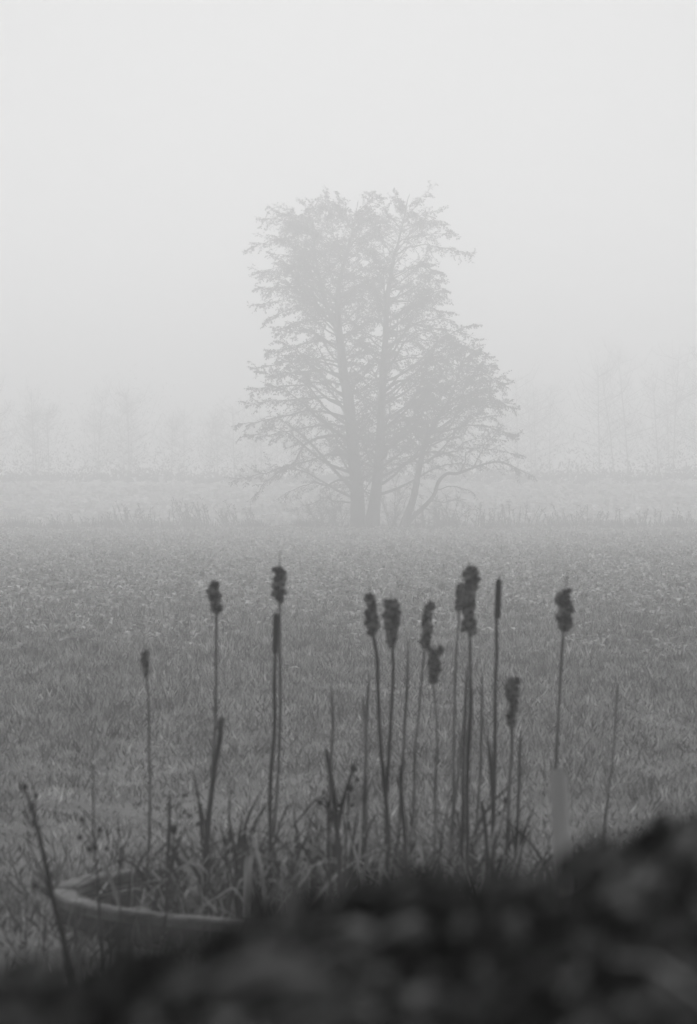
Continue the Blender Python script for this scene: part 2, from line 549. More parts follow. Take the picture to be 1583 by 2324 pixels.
def traced(cr, rng, root, path, leafy=1.0, dens=1.0, yspread=0.0):
    pts = [tz(x, y) for x, y, w in path]
    for i, p in enumerate(pts): p.y += yspread * i / len(pts)
    P, Rr = [], []
    for i in range(len(pts) - 1):
        for j in range(3):
            t = j / 3
            P.append(pts[i].lerp(pts[i + 1], t) + Vector((rng.gauss(0, .03), rng.gauss(0, .05), rng.gauss(0, .03))))
    P.append(pts[-1])
    mb = MB()
    limb(cr, rng, None, None, None, path[0][2] * MZ / 2, leafy=leafy, mesh=mb, dens=dens, pts=P)
    mb.build('branch', M['bark'], root, True)

rng = random.Random(21)
TRA = [(636, 1702, 92), (638, 1670, 72), (634, 1500, 64), (619, 1350, 58), (606, 1200, 55), (590, 1050, 50), (570, 950, 45), (560, 850, 40), (548, 750, 34), (543, 650, 28), (545, 550, 22), (560, 480, 18), (580, 400, 15), (600, 330, 12), (615, 260, 8), (632, 170, 4), (640, 130, 2)]
TRA2 = [(556, 800, 26), (540, 745, 25), (515, 690, 23), (490, 630, 20), (470, 550, 17), (450, 460, 14), (435, 380, 11), (430, 300, 8), (415, 220, 5), (395, 150, 2)]
TRB = [(702, 1702, 100), (704, 1660, 80), (718, 1560, 58), (735, 1400, 45), (745, 1250, 41), (750, 1100, 37), (757, 950, 33), (768, 800, 30), (772, 680, 27), (780, 570, 23), (795, 480, 19), (808, 400, 15), (828, 330, 12), (842, 270, 9), (860, 200, 6), (872, 130, 4), (885, 95, 2)]
TRC = [(848, 1702, 62), (856, 1670, 46), (872, 1620, 38), (900, 1540, 32), (920, 1440, 28), (945, 1320, 24), (960, 1260, 22), (985, 1220, 20), (1015, 1160, 18), (1060, 1090, 14), (1100, 1000, 10), (1130, 900, 7), (1160, 820, 4), (1175, 790, 2)]
TRD = [(858, 1672, 34), (880, 1645, 26), (905, 1622, 23), (960, 1570, 20), (1000, 1520, 18), (1020, 1460, 17), (1060, 1422, 15), (1110, 1420, 13), (1180, 1395, 11), (1240, 1375, 9), (1300, 1365, 8), (1350, 1375, 6), (1400, 1400, 4), (1460, 1428, 2)]

t1 = empty('alder_tree', (tz(670, 1702).x, TD, 0))
tag(t1, 'tall twin-trunked tree in mist, the larger of the two at the field edge', 'tree')
cr = Crown()
for path, z0f, cnt, cl_, crr in ((TRA, 1.2, 104, 9, 2.6), (TRA2, 10.0, 56, 9, 2.2), (TRB, 1.6, 110, 2.6, 5.4)):
    P, Rr = stem_mesh(path, rng=rng)
    if path is TRB:
        for p in P: p.y += .35
    mb = MB(); mb.tube(P, Rr, 12)
    mb.build('trunk', M['bark'], t1, True)
    side_limbs(cr, rng, P, Rr, z0f, P[-1].z - .6, cnt, cl_, crr, 1.0)
for path, lf in (
    ([(590, 1250, 18), (530, 1240, 16), (450, 1250, 14), (385, 1285, 11), (345, 1365, 9), (270, 1410, 7), (200, 1465, 5), (150, 1530, 3)], .9),
    ([(600, 1440, 13), (545, 1450, 11), (500, 1478, 9), (430, 1465, 7), (350, 1490, 5), (280, 1530, 3)], .5),
    ([(580, 1160, 15), (500, 1130, 13), (400, 1120, 10), (280, 1150, 7), (150, 1180, 5), (70, 1185, 2)], 1),
    ([(592, 1330, 12), (500, 1330, 10), (380, 1370, 8), (250, 1400, 5), (120, 1440, 3), (55, 1445, 2)], .9),
    ([(575, 1000, 13), (490, 985, 11), (380, 1000, 9), (260, 1010, 6), (130, 1020, 3)], 1),
    ([(560, 900, 12), (470, 880, 10), (360, 890, 8), (260, 905, 5), (170, 925, 3)], 1),
    ([(605, 1560, 9), (540, 1550, 7), (470, 1540, 6), (400, 1570, 4), (330, 1600, 2)], .15),
    ([(580, 890, 10), (620, 860, 9), (680, 845, 7), (720, 830, 3)], 1),
    ([(640, 1390, 12), (670, 1365, 10), (715, 1345, 8)], .3),
    ([(765, 1030, 15), (830, 985, 13), (900, 975, 10), (980, 1010, 7), (1060, 1040, 4)], 1),
    ([(770, 830, 13), (820, 795, 12), (890, 800, 9), (980, 840, 6), (1060, 880, 4)], 1),
    ([(775, 750, 12), (850, 745, 11), (930, 700, 8), (1010, 690, 5), (1085, 700, 2)], 1),
    ([(785, 610, 11), (850, 605, 9), (930, 620, 6), (1020, 650, 4), (1075, 655, 2)], 1),
    ([(755, 1220, 14), (810, 1180, 12), (880, 1160, 9), (960, 1180, 5)], .8),
    ([(760, 1310, 12), (830, 1285, 10), (900, 1260, 6)], .6),
    ([(810, 390, 9), (880, 350, 8), (960, 340, 6), (1060, 360, 4), (1160, 390, 2)], .9),
    ([(850, 240, 6), (900, 170, 5), (935, 120, 4), (975, 70, 2)], .8),
    ([(560, 480, 9), (500, 470, 8), (400, 440, 6), (280, 440, 4), (150, 480, 2)], 1),
    ([(440, 380, 8), (380, 330, 7), (280, 310, 5), (190, 325, 4), (125, 355, 2)], .9),
    ([(430, 300, 8), (350, 250, 7), (260, 212, 5), (185, 215, 2)], 1),
    ([(422, 240, 6), (395, 180, 5), (380, 130, 2)], 1),
    ([(580, 400, 8), (525, 300, 7), (500, 200, 5), (492, 110, 2)], 1),
    ([(615, 270, 6), (565, 200, 5), (545, 115, 2)], 1),
    ([(630, 190, 5), (680, 150, 4), (740, 115, 2)], 1),
    ([(842, 270, 7), (785, 200, 5), (745, 115, 2)], 1),
    ([(850, 230, 5), (835, 160, 4), (820, 95, 2)], 1),
    ([(840, 280, 7), (910, 250, 6), (985, 225, 4), (1060, 265, 2)], 1),
    ([(828, 330, 8), (900, 300, 6), (1000, 285, 4), (1090, 275, 2)], 1),
    ([(545, 610, 11), (460, 560, 9), (360, 535, 7), (260, 550, 5), (165, 545, 2)], 1),
    ([(490, 640, 9), (400, 635, 8), (300, 650, 6), (190, 700, 2)], 1),
    ([(500, 670, 9), (420, 600, 8), (310, 590, 6), (160, 625, 2)], 1),
    ([(548, 720, 11), (450, 690, 9), (350, 710, 6), (250, 750, 3)], 1),
    ([(556, 810, 11), (450, 795, 9), (330, 825, 6), (205, 850, 2)], 1),
    ([(575, 960, 12), (470, 930, 10), (340, 945, 7), (230, 960, 4), (150, 925, 2)], 1),
    ([(590, 1090, 12), (480, 1060, 10), (350, 1070, 7), (230, 1080, 4), (110, 1090, 2)], 1),
    ([(600, 1200, 12), (480, 1190, 10), (350, 1210, 7), (220, 1240, 4), (110, 1235, 2)], 1),
    ([(775, 700, 10), (860, 660, 8), (960, 585, 5), (1055, 545, 2)], 1),
    ([(768, 900, 11), (880, 875, 9), (1000, 870, 6), (1120, 850, 2)], 1),
    ([(790, 500, 9), (870, 450, 7), (950, 440, 5), (1040, 480, 2)], 1),
    ([(775, 660, 9), (850, 690, 8), (950, 730, 6), (1050, 740, 4), (1140, 760, 2)], 1),
    ([(770, 780, 9), (860, 760, 8), (960, 790, 6), (1060, 800, 4), (1150, 820, 2)], 1),
    ([(785, 560, 9), (860, 540, 8), (950, 545, 5), (1030, 590, 2)], 1),
    ([(450, 470, 8), (380, 410, 7), (300, 390, 5), (235, 390, 2)], 1),
):
    traced(cr, rng, t1, path, lf, 1.0, rng.uniform(-.8, .8))
nl1 = finish_tree(t1, cr, rng, 3)
settle(t1, 670)

t2 = empty('alder_tree', (tz(856, 1702).x, TD + .9, 0))
tag(t2, 'low forked tree leaning right, beside the twin-trunked tree', 'tree')
cr = Crown()
for path, z0f, cnt, cl_, crr in ((TRC, 3.4, 66, 1.8, 5.0), (TRD, 3.0, 12, 1.2, 2.0)):
    P, Rr = stem_mesh(path, rng=rng)
    for p in P: p.y += .9
    mb = MB(); mb.tube(P, Rr, 10)
    mb.build('trunk', M['bark'], t2, True)
    if path is TRC: side_limbs(cr, rng, P, Rr, z0f, P[-1].z - .2, cnt, cl_, crr, 1.0)
    else: limb(cr, rng, None, None, None, .05, leafy=.55, pts=P[24:])
for path, lf in (
    ([(962, 1370, 11), (1000, 1340, 10), (1060, 1325, 8), (1110, 1310, 7), (1125, 1280, 6), (1180, 1255, 5), (1260, 1250, 3)], .7),
    ([(1120, 1420, 9), (1142, 1370, 8), (1145, 1320, 6), (1200, 1300, 5), (1300, 1310, 4), (1400, 1330, 2)], .8),
    ([(1180, 1395, 7), (1215, 1330, 6), (1240, 1270, 5), (1300, 1230, 3), (1380, 1240, 2)], 1),
    ([(1000, 1225, 11), (1080, 1215, 9), (1160, 1190, 7), (1260, 1200, 5), (1390, 1245, 2)], 1),
    ([(1060, 1090, 9), (1140, 1050, 8), (1220, 1040, 6), (1310, 1080, 4), (1375, 1115, 2)], 1),
    ([(1095, 1010, 8), (1160, 960, 6), (1240, 950, 5), (1320, 1010, 2)], 1),
    ([(1125, 900, 6), (1170, 870, 5), (1220, 865, 4), (1270, 865, 2)], .8),
    ([(1010, 1500, 7), (1070, 1480, 5), (1130, 1490, 4), (1190, 1520, 2)], .15),
    ([(985, 1545, 6), (1040, 1560, 5), (1090, 1545, 3), (1150, 1560, 2)], .1),
    ([(945, 1320, 8), (900, 1280, 6), (840, 1260, 3)], .4),
    ([(950, 1450, 5), (945, 1370, 5), (950, 1300, 4)], .2),
):
    traced(cr, rng, t2, path, lf, .9, .9 + rng.uniform(-.6, .6))
nl2 = finish_tree(t2, cr, rng, 4)
settle(t2, 856, 1.2)

# bare shrubs at the trees' feet
def bare_shrub(zx, dy, wz, hz, n, label, seed):
    rg = random.Random(seed)
    c = tz(zx, 1698)
    root = empty('bare_shrub', (c.x, TD + dy, 0))
    tag(root, label, 'shrub', 'bare shrubs at the feet of the trees')
    W, H = wz * MZ, hz * MZ
    tw = MB()
    for i in range(n):
        mb = MB()
        a = rg.random() * 6.28; sp = rg.uniform(.15, 1.0)
        d = Vector((math.cos(a) * sp * W / H, math.sin(a) * sp * .7, rg.uniform(.5, 1.0)))
        pts = [Vector((c.x + rg.gauss(0, W * .12), TD + dy + rg.gauss(0, .3), -.05))]
        L = H * rg.uniform(.7, 1.15); dn = d.normalized()
        for j in range(6):
            dn = (dn + Vector((rg.gauss(0, .16), rg.gauss(0, .16), rg.gauss(.02, .12)))).normalized()
            pts.append(pts[-1] + dn * L / 6)
        mb.tube(pts, [.03 * (1 - .13 * j) for j in range(7)], 4, False)
        mb.build('stem', M['twig'], root, True)
        for j in range(1, 7):
            for q in range(4):
                p = pts[j]; e = (dn + Vector((rg.gauss(0, .7), rg.gauss(0, .7), rg.gauss(.1, .5)))).normalized()
                l = rg.uniform(.25, .75)
                m_ = p + e * l * .5; t_ = m_ + (e + Vector((rg.gauss(0, .3), 0, rg.gauss(0, .3)))) * l * .5
                tw.tube([p, m_, t_], [.012, .009, .005], 3, False)
                for w_ in range(2):
                    tw.tube([m_, m_ + Vector((rg.gauss(0, .18), rg.gauss(0, .18), rg.gauss(.08, .14)))], [.008, .004], 3, False)
    tw.build('twigs', M['twig'], root)['kind'] = 'stuff'
    settle(root, zx, dy)
bare_shrub(470, -.5, 190, 150, 9, 'low spreading bare shrub left of the twin trunks', 1)
bare_shrub(560, .6, 120, 190, 8, 'bare twiggy shrub close against the left trunk', 2)
bare_shrub(800, .7, 60, 280, 7, 'thin bare saplings standing between the two trees', 3)
bare_shrub(1060, .4, 170, 190, 9, 'spreading bare shrub under the right-leaning fork', 5)

# ------------------------------------------------------------------ field margin with tall dry weeds
def margin():
    n = 14000
    x = (rs.random(n) * 2 - 1) * 36; y = 169.5 + rs.random(n) * 10
    hm = np.clip(.75 + .9 * vnoise(x, y * 0, .5) + .35 * vnoise(x, y, 2.0), .25, 1.7)
    h = (.3 + .8 * rs.random(n) ** 2) * hm
    c = np.stack([x, y, ground_z(x, y) - .02], -1)
    d = np.stack([rs.normal(-.06, .22, n), rs.normal(0, .2, n), np.ones(n)], -1)
    tag(quads_np('margin_weeds', leaf_quads(c, d, np.stack([rs.normal(0, .5, n), -np.ones(n), np.zeros(n)], -1), h, .03 + .04 * rs.random(n)), M['dryweed']), 'tangle of dry weeds along the margin where the trees stand', 'weeds', kind='stuff')
    n = 15000
    x = (rs.random(n) * 2 - 1) * 36; y = 165 + rs.random(n) * 5
    h = .10 + .16 * rs.random(n)
    c = np.stack([x, y, ground_z(x, y) - .01], -1)
    d = np.stack([rs.normal(0, .7, n), rs.normal(0, .7, n), np.ones(n)], -1)
    tag(quads_np('verge_grass', leaf_quads(c, d, rs.normal(0, 1, (n, 3)), h, .03 + .03 * rs.random(n)), M['verge']), 'pale strip of verge grass before the dry weeds', 'grass', kind='stuff')
margin()

ORD = ['first', 'second', 'third', 'fourth', 'fifth', 'sixth', 'seventh', 'eighth', 'ninth', 'tenth']
def weed_clump(u, hu, lean, seed, label, group):
    rg = random.Random(seed)
    D = 174.0 + rg.uniform(-1.5, 2)
    b = at(u, 1200, D)
    z0 = float(ground_z(b.x, D))
    root = empty('dry_weed', (b.x, D, z0))
    tag(root, label, 'weed', group)
    H = 1.3 * hu * D / FU
    pl = MB()
    for i in range(12):
        mb = MB()
        p = Vector((b.x + rg.gauss(0, .5), D + rg.gauss(0, .2), z0 - .03)); pts = [p]
        dn = Vector((lean + rg.gauss(0, .22), rg.gauss(0, .1), 1)).normalized(); L = H * rg.uniform(.35, 1.05)
        for j in range(5):
            dn = (dn + Vector((rg.gauss(lean * .1, .06), 0, 0))).normalized(); pts.append(pts[-1] + dn * L / 5)
        mb.tube(pts, [.028, .026, .024, .022, .018, .008], 4, False)
        mb.build('stalk', M['dryweed'], root, True)
        for q in range(14):
            a = pts[3].lerp(pts[5], rg.random()) if q > 5 else pts[1].lerp(pts[4], rg.random())
            e = a + Vector((rg.gauss(lean * .1, .09), rg.gauss(0, .09), rg.uniform(.02, .22)))
            pl.tube([a, a.lerp(e, .6), e], [.012, .034, .008], 3, False)
    pl.build('plumes', M['dryweed'], root)['kind'] = 'stuff'
L_ = [(120, 30, 0), (175, 28, .1), (262, 34, -.1), (300, 52, -.22), (330, 48, -.18), (412, 58, -.2), (440, 52, -.3), (470, 60, -.28), (512, 56, -.25), (560, 46, -.2)]
R_ = [(985, 48, -.15), (1040, 40, -.05), (1095, 50, .05), (1135, 52, -.08), (1195, 46, .1), (1265, 52, -.15), (1315, 44, .12), (1375, 46, .1), (1450, 40, 0), (1530, 44, .05)]
for i, (u, hu, ln) in enumerate(L_):
    weed_clump(u, hu, ln, 100 + i, 'tall dry weed clump left of the trees, %s from the left edge' % ORD[i], 'dry weeds on the margin left of the trees')
for i, (u, hu, ln) in enumerate(R_):
    weed_clump(u, hu, ln, 200 + i, 'tall dry weed clump right of the trees, %s from the tree' % ORD[i], 'dry weeds on the margin right of the trees')

# ------------------------------------------------------------------ the pond basin
RIM_Z, WAT_Z = .40, .30
def ell(a, t, ra, rb): return Vector((POND_C[0] + (POND_A + ra) * math.cos(t), POND_C[1] + (POND_B + rb) * math.sin(t), a))
def make_pond():
    root = empty('pond_basin', (POND_C[0], POND_C[1], 0))
    tag(root, 'round raised pond basin with pale stone coping and walls coloured dark for shade', 'pond')
    NS = 20
    rg = random.Random(9)
    for k in range(NS):
        t0 = 2 * math.pi * k / NS + .006; t1 = 2 * math.pi * (k + 1) / NS - .006
        prof = [(-.13, -.055), (-.13, -.012), (-.118, 0), (-.012, .002), (0, -.010), (.002, -.055)]
        mb = MB(); n = 5; dz = rg.uniform(-.004, .004)
        for i in range(n + 1):
            t = t0 + (t1 - t0) * i / n
            for (rr, zz) in prof: mb.v.append(ell(RIM_Z + zz + dz, t, rr, rr))
        q = len(prof)
        for i in range(n):
            for j in range(q):
                a = i * q + j; b = i * q + (j + 1) % q
                mb.f.append((a, a + q, b + q, b))
        mb.f.append(tuple(range(q))); mb.f.append(tuple(n * q + j for j in reversed(range(q))))
        mb.build('coping_stone', M['coping'], root)
    mb = MB(); n = 72
    rings = [(-.03, -.1), (-.03, RIM_Z - .058), (-.10, RIM_Z - .058), (-.10, -.1)]
    for i in range(n):
        t = 2 * math.pi * i / n
        for rr, zz in rings: mb.v.append(ell(zz, t, rr, rr))
    for i in range(n):
        for j in range(4):
            a = i * 4 + j; b = i * 4 + (j + 1) % 4; c = ((i + 1) % n) * 4
            mb.f.append((a, c + j, c + (j + 1) % 4, b))
    mb.build('wall', M['basin'], root, False)
    w = MB()
    w.v.append(Vector((POND_C[0], POND_C[1], WAT_Z - .08)))
    for i in range(n): w.v.append(ell(WAT_Z - .08, 2 * math.pi * i / n, -.101, -.101))
    for i in range(n): w.f.append((0, 1 + i, 1 + (i + 1) % n))
    o = w.build('pond_water', M['water'])
    tag(o, kind='structure', label='dark still water inside the round basin')
make_pond()

# ------------------------------------------------------------------ cattails
def spline(pts, k=5):
    out = []
    for i in range(len(pts) - 1):
        a = pts[max(i - 1, 0)]; b = pts[i]; c = pts[i + 1]; e = pts[min(i + 2, len(pts) - 1)]
        for j in range(k):
            t = j / k
            out.append(.5 * ((2 * b) + (c - a) * t + (2 * a - 5 * b + 4 * c - e) * t * t + (3 * b - a - 3 * c + e) * t ** 3))
    out.append(pts[-1])
    return out

def in_pond(p): return ((p.x - POND_C[0]) / (POND_A - .12)) ** 2 + ((p.y - POND_C[1]) / (POND_B - .12)) ** 2 < 1

def stem_path(uv, D, rg):
    pts = [at(u, v, D) for u, v in uv]
    for i, p in enumerate(pts): p.y += rg.gauss(0, .015); p.x += rg.gauss(0, .004)
    d = (pts[-1] - pts[-2]).normalized()
    d = Vector((d.x * .5, 0, min(d.z, -.8))).normalized()
    base_z = WAT_Z - .1 if in_pond(pts[-1]) else -.03
    while pts[-1].z > base_z + .15: pts.append(pts[-1] + d * .15)
    q = pts[-1] + d * .15; q.z = base_z; pts.append(q)
    return spline(pts)

def frayed_head(name, top, bot, wid, rg, m, parent, knots=None):
    """ragged core with lumps of loosened seed burst out of it"""
    mb = MB(); L = (top - bot).length
    def kn(t): return float(np.interp(t, [k[0] for k in knots], [k[1] for k in knots])) if knots else 1.0
    def lump(c, ra, rz, sv, n, sgm):
        b = len(mb.v)
        for i in range(n + 1):
            t = i / n; rr0 = math.sqrt(max(1 - (2 * t - 1) ** 2, .02))
            for k in range(sgm):
                a = 2 * math.pi * k / sgm
                nv = Vector((math.cos(a) * .9, math.sin(a) * .9, t * 2.2 + sv))
                q = rr0 * ra * max(.35, 1 + .75 * noise.noise(nv * 1.5) + .45 * noise.noise(nv * 3.6))
                mb.v.append(c + Vector((math.cos(a) * q, math.sin(a) * q, (1 - 2 * t) * rz)))
        for i in range(n):
            for k in range(sgm):
                a = b + i * sgm + k; d = b + i * sgm + (k + 1) % sgm
                mb.f.append((a, a + sgm, d + sgm, d))
        mb.f.append(tuple(b + k for k in range(sgm))); mb.f.append(tuple(b + n * sgm + k for k in reversed(range(sgm))))
    lump(top.lerp(bot, .5), wid * .27 * kn(.5), L * .5, rg.random() * 40, 16, 10)
    cnt = max(8, int(L / wid * 13))
    for i in range(cnt):
        t = (i + .2 + .6 * rg.random()) / cnt
        a = rg.random() * 6.28; off = wid * rg.uniform(.06, .32) * kn(t)
        ra = wid * rg.uniform(.10, .24) * kn(t)
        t = min(max(t, ra / L * .6), 1 - ra / L * .6)
        lump(top.lerp(bot, t) + Vector((math.cos(a) * off, math.sin(a) * off, 0)), ra, ra * rg.uniform(.7, 1.5), rg.random() * 60, 6, 8)
    o = mb.build(name, m, parent, True)
    n_v = len(mb.v)
    # tufts of loosened seed
    N = 650
    idx = [rg.randrange(0, n_v) for _ in range(N)]
    c = np.array([tuple(mb.v[i]) for i in idx])
    ax = np.array([((top.x + bot.x) / 2, (top.y + bot.y) / 2, mb.v[i].z) for i in idx])
    d = norm(c - ax) + rs.normal(0, .5, (N, 3)) + np.array([0, 0, -.3])
    v = leaf_quads(c - .004 * norm(d), d, rs.normal(0, 1, (N, 3)), .007 + .014 * rs.random(N), .003 + .005 * rs.random(N))
    f = quads_np('fluff', v, M['fluff'], o)
    f['kind'] = 'stuff'
    return o

def smooth_head(name, top, bot, wid, m, parent):
    mb = MB(); n = 20; P, Rd = [], []
    for i in range(n + 1):
        t = i / n
        P.append(top.lerp(bot, t))
        Rd.append(wid / 2 * min(1, math.sqrt(max(1 - (1 - t / .07) ** 2, .02)) if t < .07 else 1, math.sqrt(max(1 - (1 - (1 - t) / .05) ** 2, .02)) if t > .95 else 1) * (.94 + .06 * math.sin(t * 3.1)))
    mb.tube(P, Rd, 16)
    return mb.build(name, m, parent, True)

CG = 'cattails growing in the pond'
def cattail(uv, D, label, head=None, spike=None, style='frayed', r=(.0035, .0065), dark=False, seed=0, knots=None, leaves=1, name='cattail', group=CG, cat='cattail'):
    """uv: stem from head (or tip) to base; head: (u0, v0, u1, v1, width)"""
    rg = random.Random(seed * 7 + 11)
    P = stem_path(uv, D, rg)
    root = empty(name, P[-1])
    tag(root, label, cat, group)
    mb = MB()
    nP = len(P)
    mb.tube(P, [1.5 * r[0] + 1.5 * (r[1] - r[0]) * min(1, i / nP * 1.3) - (0 if head else .75 * 1.5 * r[0] * max(0, 1 - i / 3)) + .0012 * (noise.noise(Vector((i * .9, seed, 0))) > .35) for i in range(nP)], 8)
    mb.build('stem', M['stem_dark' if dark else 'stem'], root, True)
    if head:
        a = at(head[0], head[1], D); b = at(head[2], head[3], D); w = head[4] * D / FU
        if style == 'frayed': frayed_head('seed_head', a, b, w * 1.5, rg, M['frayed'], root, knots)
        else: smooth_head('seed_head', a, b, w, M['head'], root)
        if spike:
            s = MB(); tip = at(spike[0], spike[1], D)
            s.tube([b.lerp(a, .9), a, a.lerp(tip, .4), a.lerp(tip, .75), tip], [.003, .003, .0038, .003, .0012], 6)
            s.build('spike', M['stem'], root, True)
    for k in range(leaves):     # withered leaf sheathing the stem
        i0 = int(nP * rg.uniform(.5, .85)); p0 = P[i0]
        sd_ = rg.choice((-1, 1)); up = rg.uniform(.1, .34); bendx = sd_ * rg.uniform(.015, .07)
        q = [P[-1], P[min(i0 + 4, nP - 1)], p0, p0 + Vector((bendx * .4, rg.gauss(0, .02), up * .6)), p0 + Vector((bendx, rg.gauss(0, .03), up)), p0 + Vector((bendx * 2.6, rg.gauss(0, .05), up * rg.uniform(.7, 1.1)))]
        q = spline(q, 3); nq = len(q)
        l = MB(); ang = rg.random() * 3.14
        l.strip(q, [max(.0145 * math.sin(math.pi * (.25 + .75 * i / (nq - 1))) ** .8, .001) for i in range(nq)], Vector((math.cos(ang), math.sin(ang), 0)), .22)
        l.build('leaf', M['deadleaf'] if rg.random() < .6 else M['darkleaf'], root, True)
    return root

K = 0
cattail([(331, 1535), (337, 1600), (339, 1700), (341, 1770), (338, 1900), (337, 1965)], 14.2, 'small withered cattail with a tiny knotted head, leftmost of all', (330, 1476, 332, 1540, 20), (328, 1456), seed=1, knots=[(0, .5), (.25, .95), (.45, 1.0), (.55, .55), (1, .4)])
cattail([(489, 1385), (492, 1450), (492, 1560), (487, 1640), (480, 1780), (474, 1890)], 14.3, 'cattail with a short frayed head left of the tall spiked one', (486, 1322, 489, 1388, 27), (486, 1312), seed=2, r=(.0045, .0075), leaves=2)
cattail([(501, 1640), (496, 1680), (487, 1750), (470, 1880)], 13.8, 'broken cattail stalk with a bleached tuft on top', (501, 1630, 498, 1652, 15), None, seed=3, r=(.010, .0095), dark=True)
cattail([(634, 1362), (634, 1420), (637, 1520), (635, 1620), (630, 1740), (622, 1850), (618, 1960)], 14.6, 'tallest cattail on the left with a long spike over its lumpy head', (635, 1286, 633, 1368, 28), (637, 1248), seed=4, r=(.0045, .0075))
cattail([(626, 1484), (625, 1560), (622, 1650), (617, 1770), (614, 1900), (612, 1960)], 13.9, 'dark unbroken slim cattail in front of the tall spiked one', (627, 1390, 625, 1486, 13.5), (628, 1378), style='smooth', seed=5, r=(.0065, .0085), dark=True, leaves=2)
cattail([(849, 1438), (855, 1490), (860, 1580), (866, 1680), (873, 1780), (878, 1900), (881, 1960)], 13.6, 'frayed cattail on a dark stem, left of the thick-headed one', (842, 1348, 850, 1442, 29), (838, 1322), seed=6, r=(.006, .0085), dark=True)
cattail([(889, 1466), (890, 1520), (889, 1600), (886, 1700), (880, 1800), (876, 1940)], 14.1, 'cattail with the thickest ragged head and a narrow dark foot', (887, 1360, 890, 1470, 37), (889, 1346), seed=7, r=(.0055, .008), dark=True, knots=[(0, .7), (.2, 1), (.6, 1), (.78, .62), (.85, .4), (1, .3)])
cattail([(964, 1470), (958, 1540), (952, 1620), (945, 1700), (940, 1800), (934, 1900)], 14.7, 'cattail with a long curved frayed head, the upper of two overlapping', (973, 1370, 964, 1472, 25), (977, 1362), seed=8)
cattail([(984, 1548), (988, 1600), (990, 1700), (990, 1760), (987, 1870)], 14.0, 'low cattail with a mottled head under the long curved one', (987, 1468, 983, 1550, 27), None, seed=9)
cattail([(1043, 1385), (1040, 1430), (1035, 1520), (1031, 1610), (1032, 1700), (1028, 1900)], 14.9, 'smaller cattail half hidden behind the tallest central head', (1043, 1325, 1044, 1390, 19), None, seed=10)
cattail([(1066, 1435), (1069, 1500), (1067, 1600), (1063, 1700), (1056, 1820), (1050, 1930)], 14.2, 'largest cattail with the longest shaggy head, right of centre', (1065, 1287, 1066, 1437, 31), (1066, 1272), seed=11, r=(.005, .0075))
cattail([(1129, 1404), (1128, 1480), (1125, 1560), (1124, 1670), (1122, 1800), (1119, 1900)], 14.3, 'smooth dark intact cattail right of the largest shaggy head', (1133, 1313, 1129, 1406, 14.5), (1134, 1304), style='smooth', seed=12, r=(.0055, .0085), dark=True)
cattail([(1161, 1645), (1160, 1700), (1157, 1800), (1154, 1890)], 14.0, 'lowest headed cattail with a two-part torn head', (1166, 1540, 1161, 1648, 35), None, seed=13, r=(.006, .008), knots=[(0, .7), (.15, 1), (.42, 1), (.52, .55), (.7, .68), (1, .6)])
cattail([(1279, 1425), (1276, 1480), (1270, 1560), (1266, 1660), (1264, 1760), (1262, 1900)], 14.5, 'rightmost headed cattail with a tall spike, above the wooden stake', (1284, 1336, 1279, 1428, 33), (1290, 1294), seed=14, r=(.005, .0075))

SG = 'headless reed stalks among the cattails'
def stalk(uv, D, label, seed, r=(.005, .007), dark=False, leaves=2):
    cattail(uv, D, label, seed=seed, r=r, dark=dark, leaves=leaves, name='reed_stalk', group=SG, cat='reed')
stalk([(753, 1545), (755, 1640), (752, 1710), (750, 1800), (752, 1940)], 14.2, 'lone headless stalk between the left and central cattails', 31)
stalk([(838, 1525), (834, 1600), (829, 1750), (822, 1900)], 14.4, 'headless stalk just left of the frayed dark-stemmed cattail', 32)
stalk([(822, 1575), (827, 1620), (831, 1680), (830, 1880)], 13.9, 'shorter headless stalk crossing its neighbour left of centre', 33)
stalk([(924, 1448), (922, 1560), (920, 1650), (914, 1740), (905, 1850)], 14.6, 'tall headless stalk right of the thickest ragged head', 34, (.0055, .0065))
stalk([(1060, 1510), (1057, 1600), (1053, 1720), (1051, 1800), (1048, 1900)], 13.7, 'dark stalk left of the stem under the largest head', 35, dark=True)
stalk([(1073, 1535), (1071, 1590), (1067, 1640), (1064, 1760), (1060, 1900)], 13.5, 'thick dark stalk right of the stem under the largest head', 36, (.007, .007), dark=True)
stalk([(1096, 1530), (1093, 1640), (1089, 1740), (1084, 1850)], 14.6, 'pale headless stalk left of the smooth dark cattail', 37)
stalk([(1110, 1675), (1116, 1760), (1119, 1860), (1119, 1920)], 13.5, 'short thick dark stalk crossing below the smooth cattail', 38, (.0085, .009), dark=True)
stalk([(1181, 1655), (1178, 1780), (1174, 1950)], 13.8, 'dark headless stalk right of the two-part torn head', 39, dark=True)
stalk([(1405, 1550), (1400, 1610), (1392, 1690), (1380, 1800), (1370, 1880)], 14.5, 'thin leaning stalk at far right, away from the others', 40, (.004, .006), leaves=0)
stalk([(1045, 1650), (1041, 1750), (1030, 1850), (1025, 1930)], 14.0, 'leaning stalk under the half hidden small cattail', 41)
stalk([(908, 1735), (912, 1800), (917, 1900)], 13.4, 'stubby dark stalk right of the two dark cattail stems', 42, (.008, .008), dark=True)
stalk([(388, 1800), (385, 1860), (381, 1950)], 13.6, 'short dark stalk over the left part of the pond', 43, (.005, .008), dark=True)
stalk([(520, 1788), (522, 1850), (530, 1900), (536, 1960)], 13.5, 'short pointed dark stalk left of the tall left pair', 44, (.003, .009), dark=True)
stalk([(1091, 1815), (1100, 1850), (1104, 1900)], 13.4, 'stubby dark bent stalk low beneath the smooth cattail', 45, (.007, .009), dark=True)
stalk([(741, 1697), (748, 1745), (758, 1800), (763, 1900)], 13.4, 'dark folded stalk beside the lone headless one', 46, (.009, .008), dark=True)

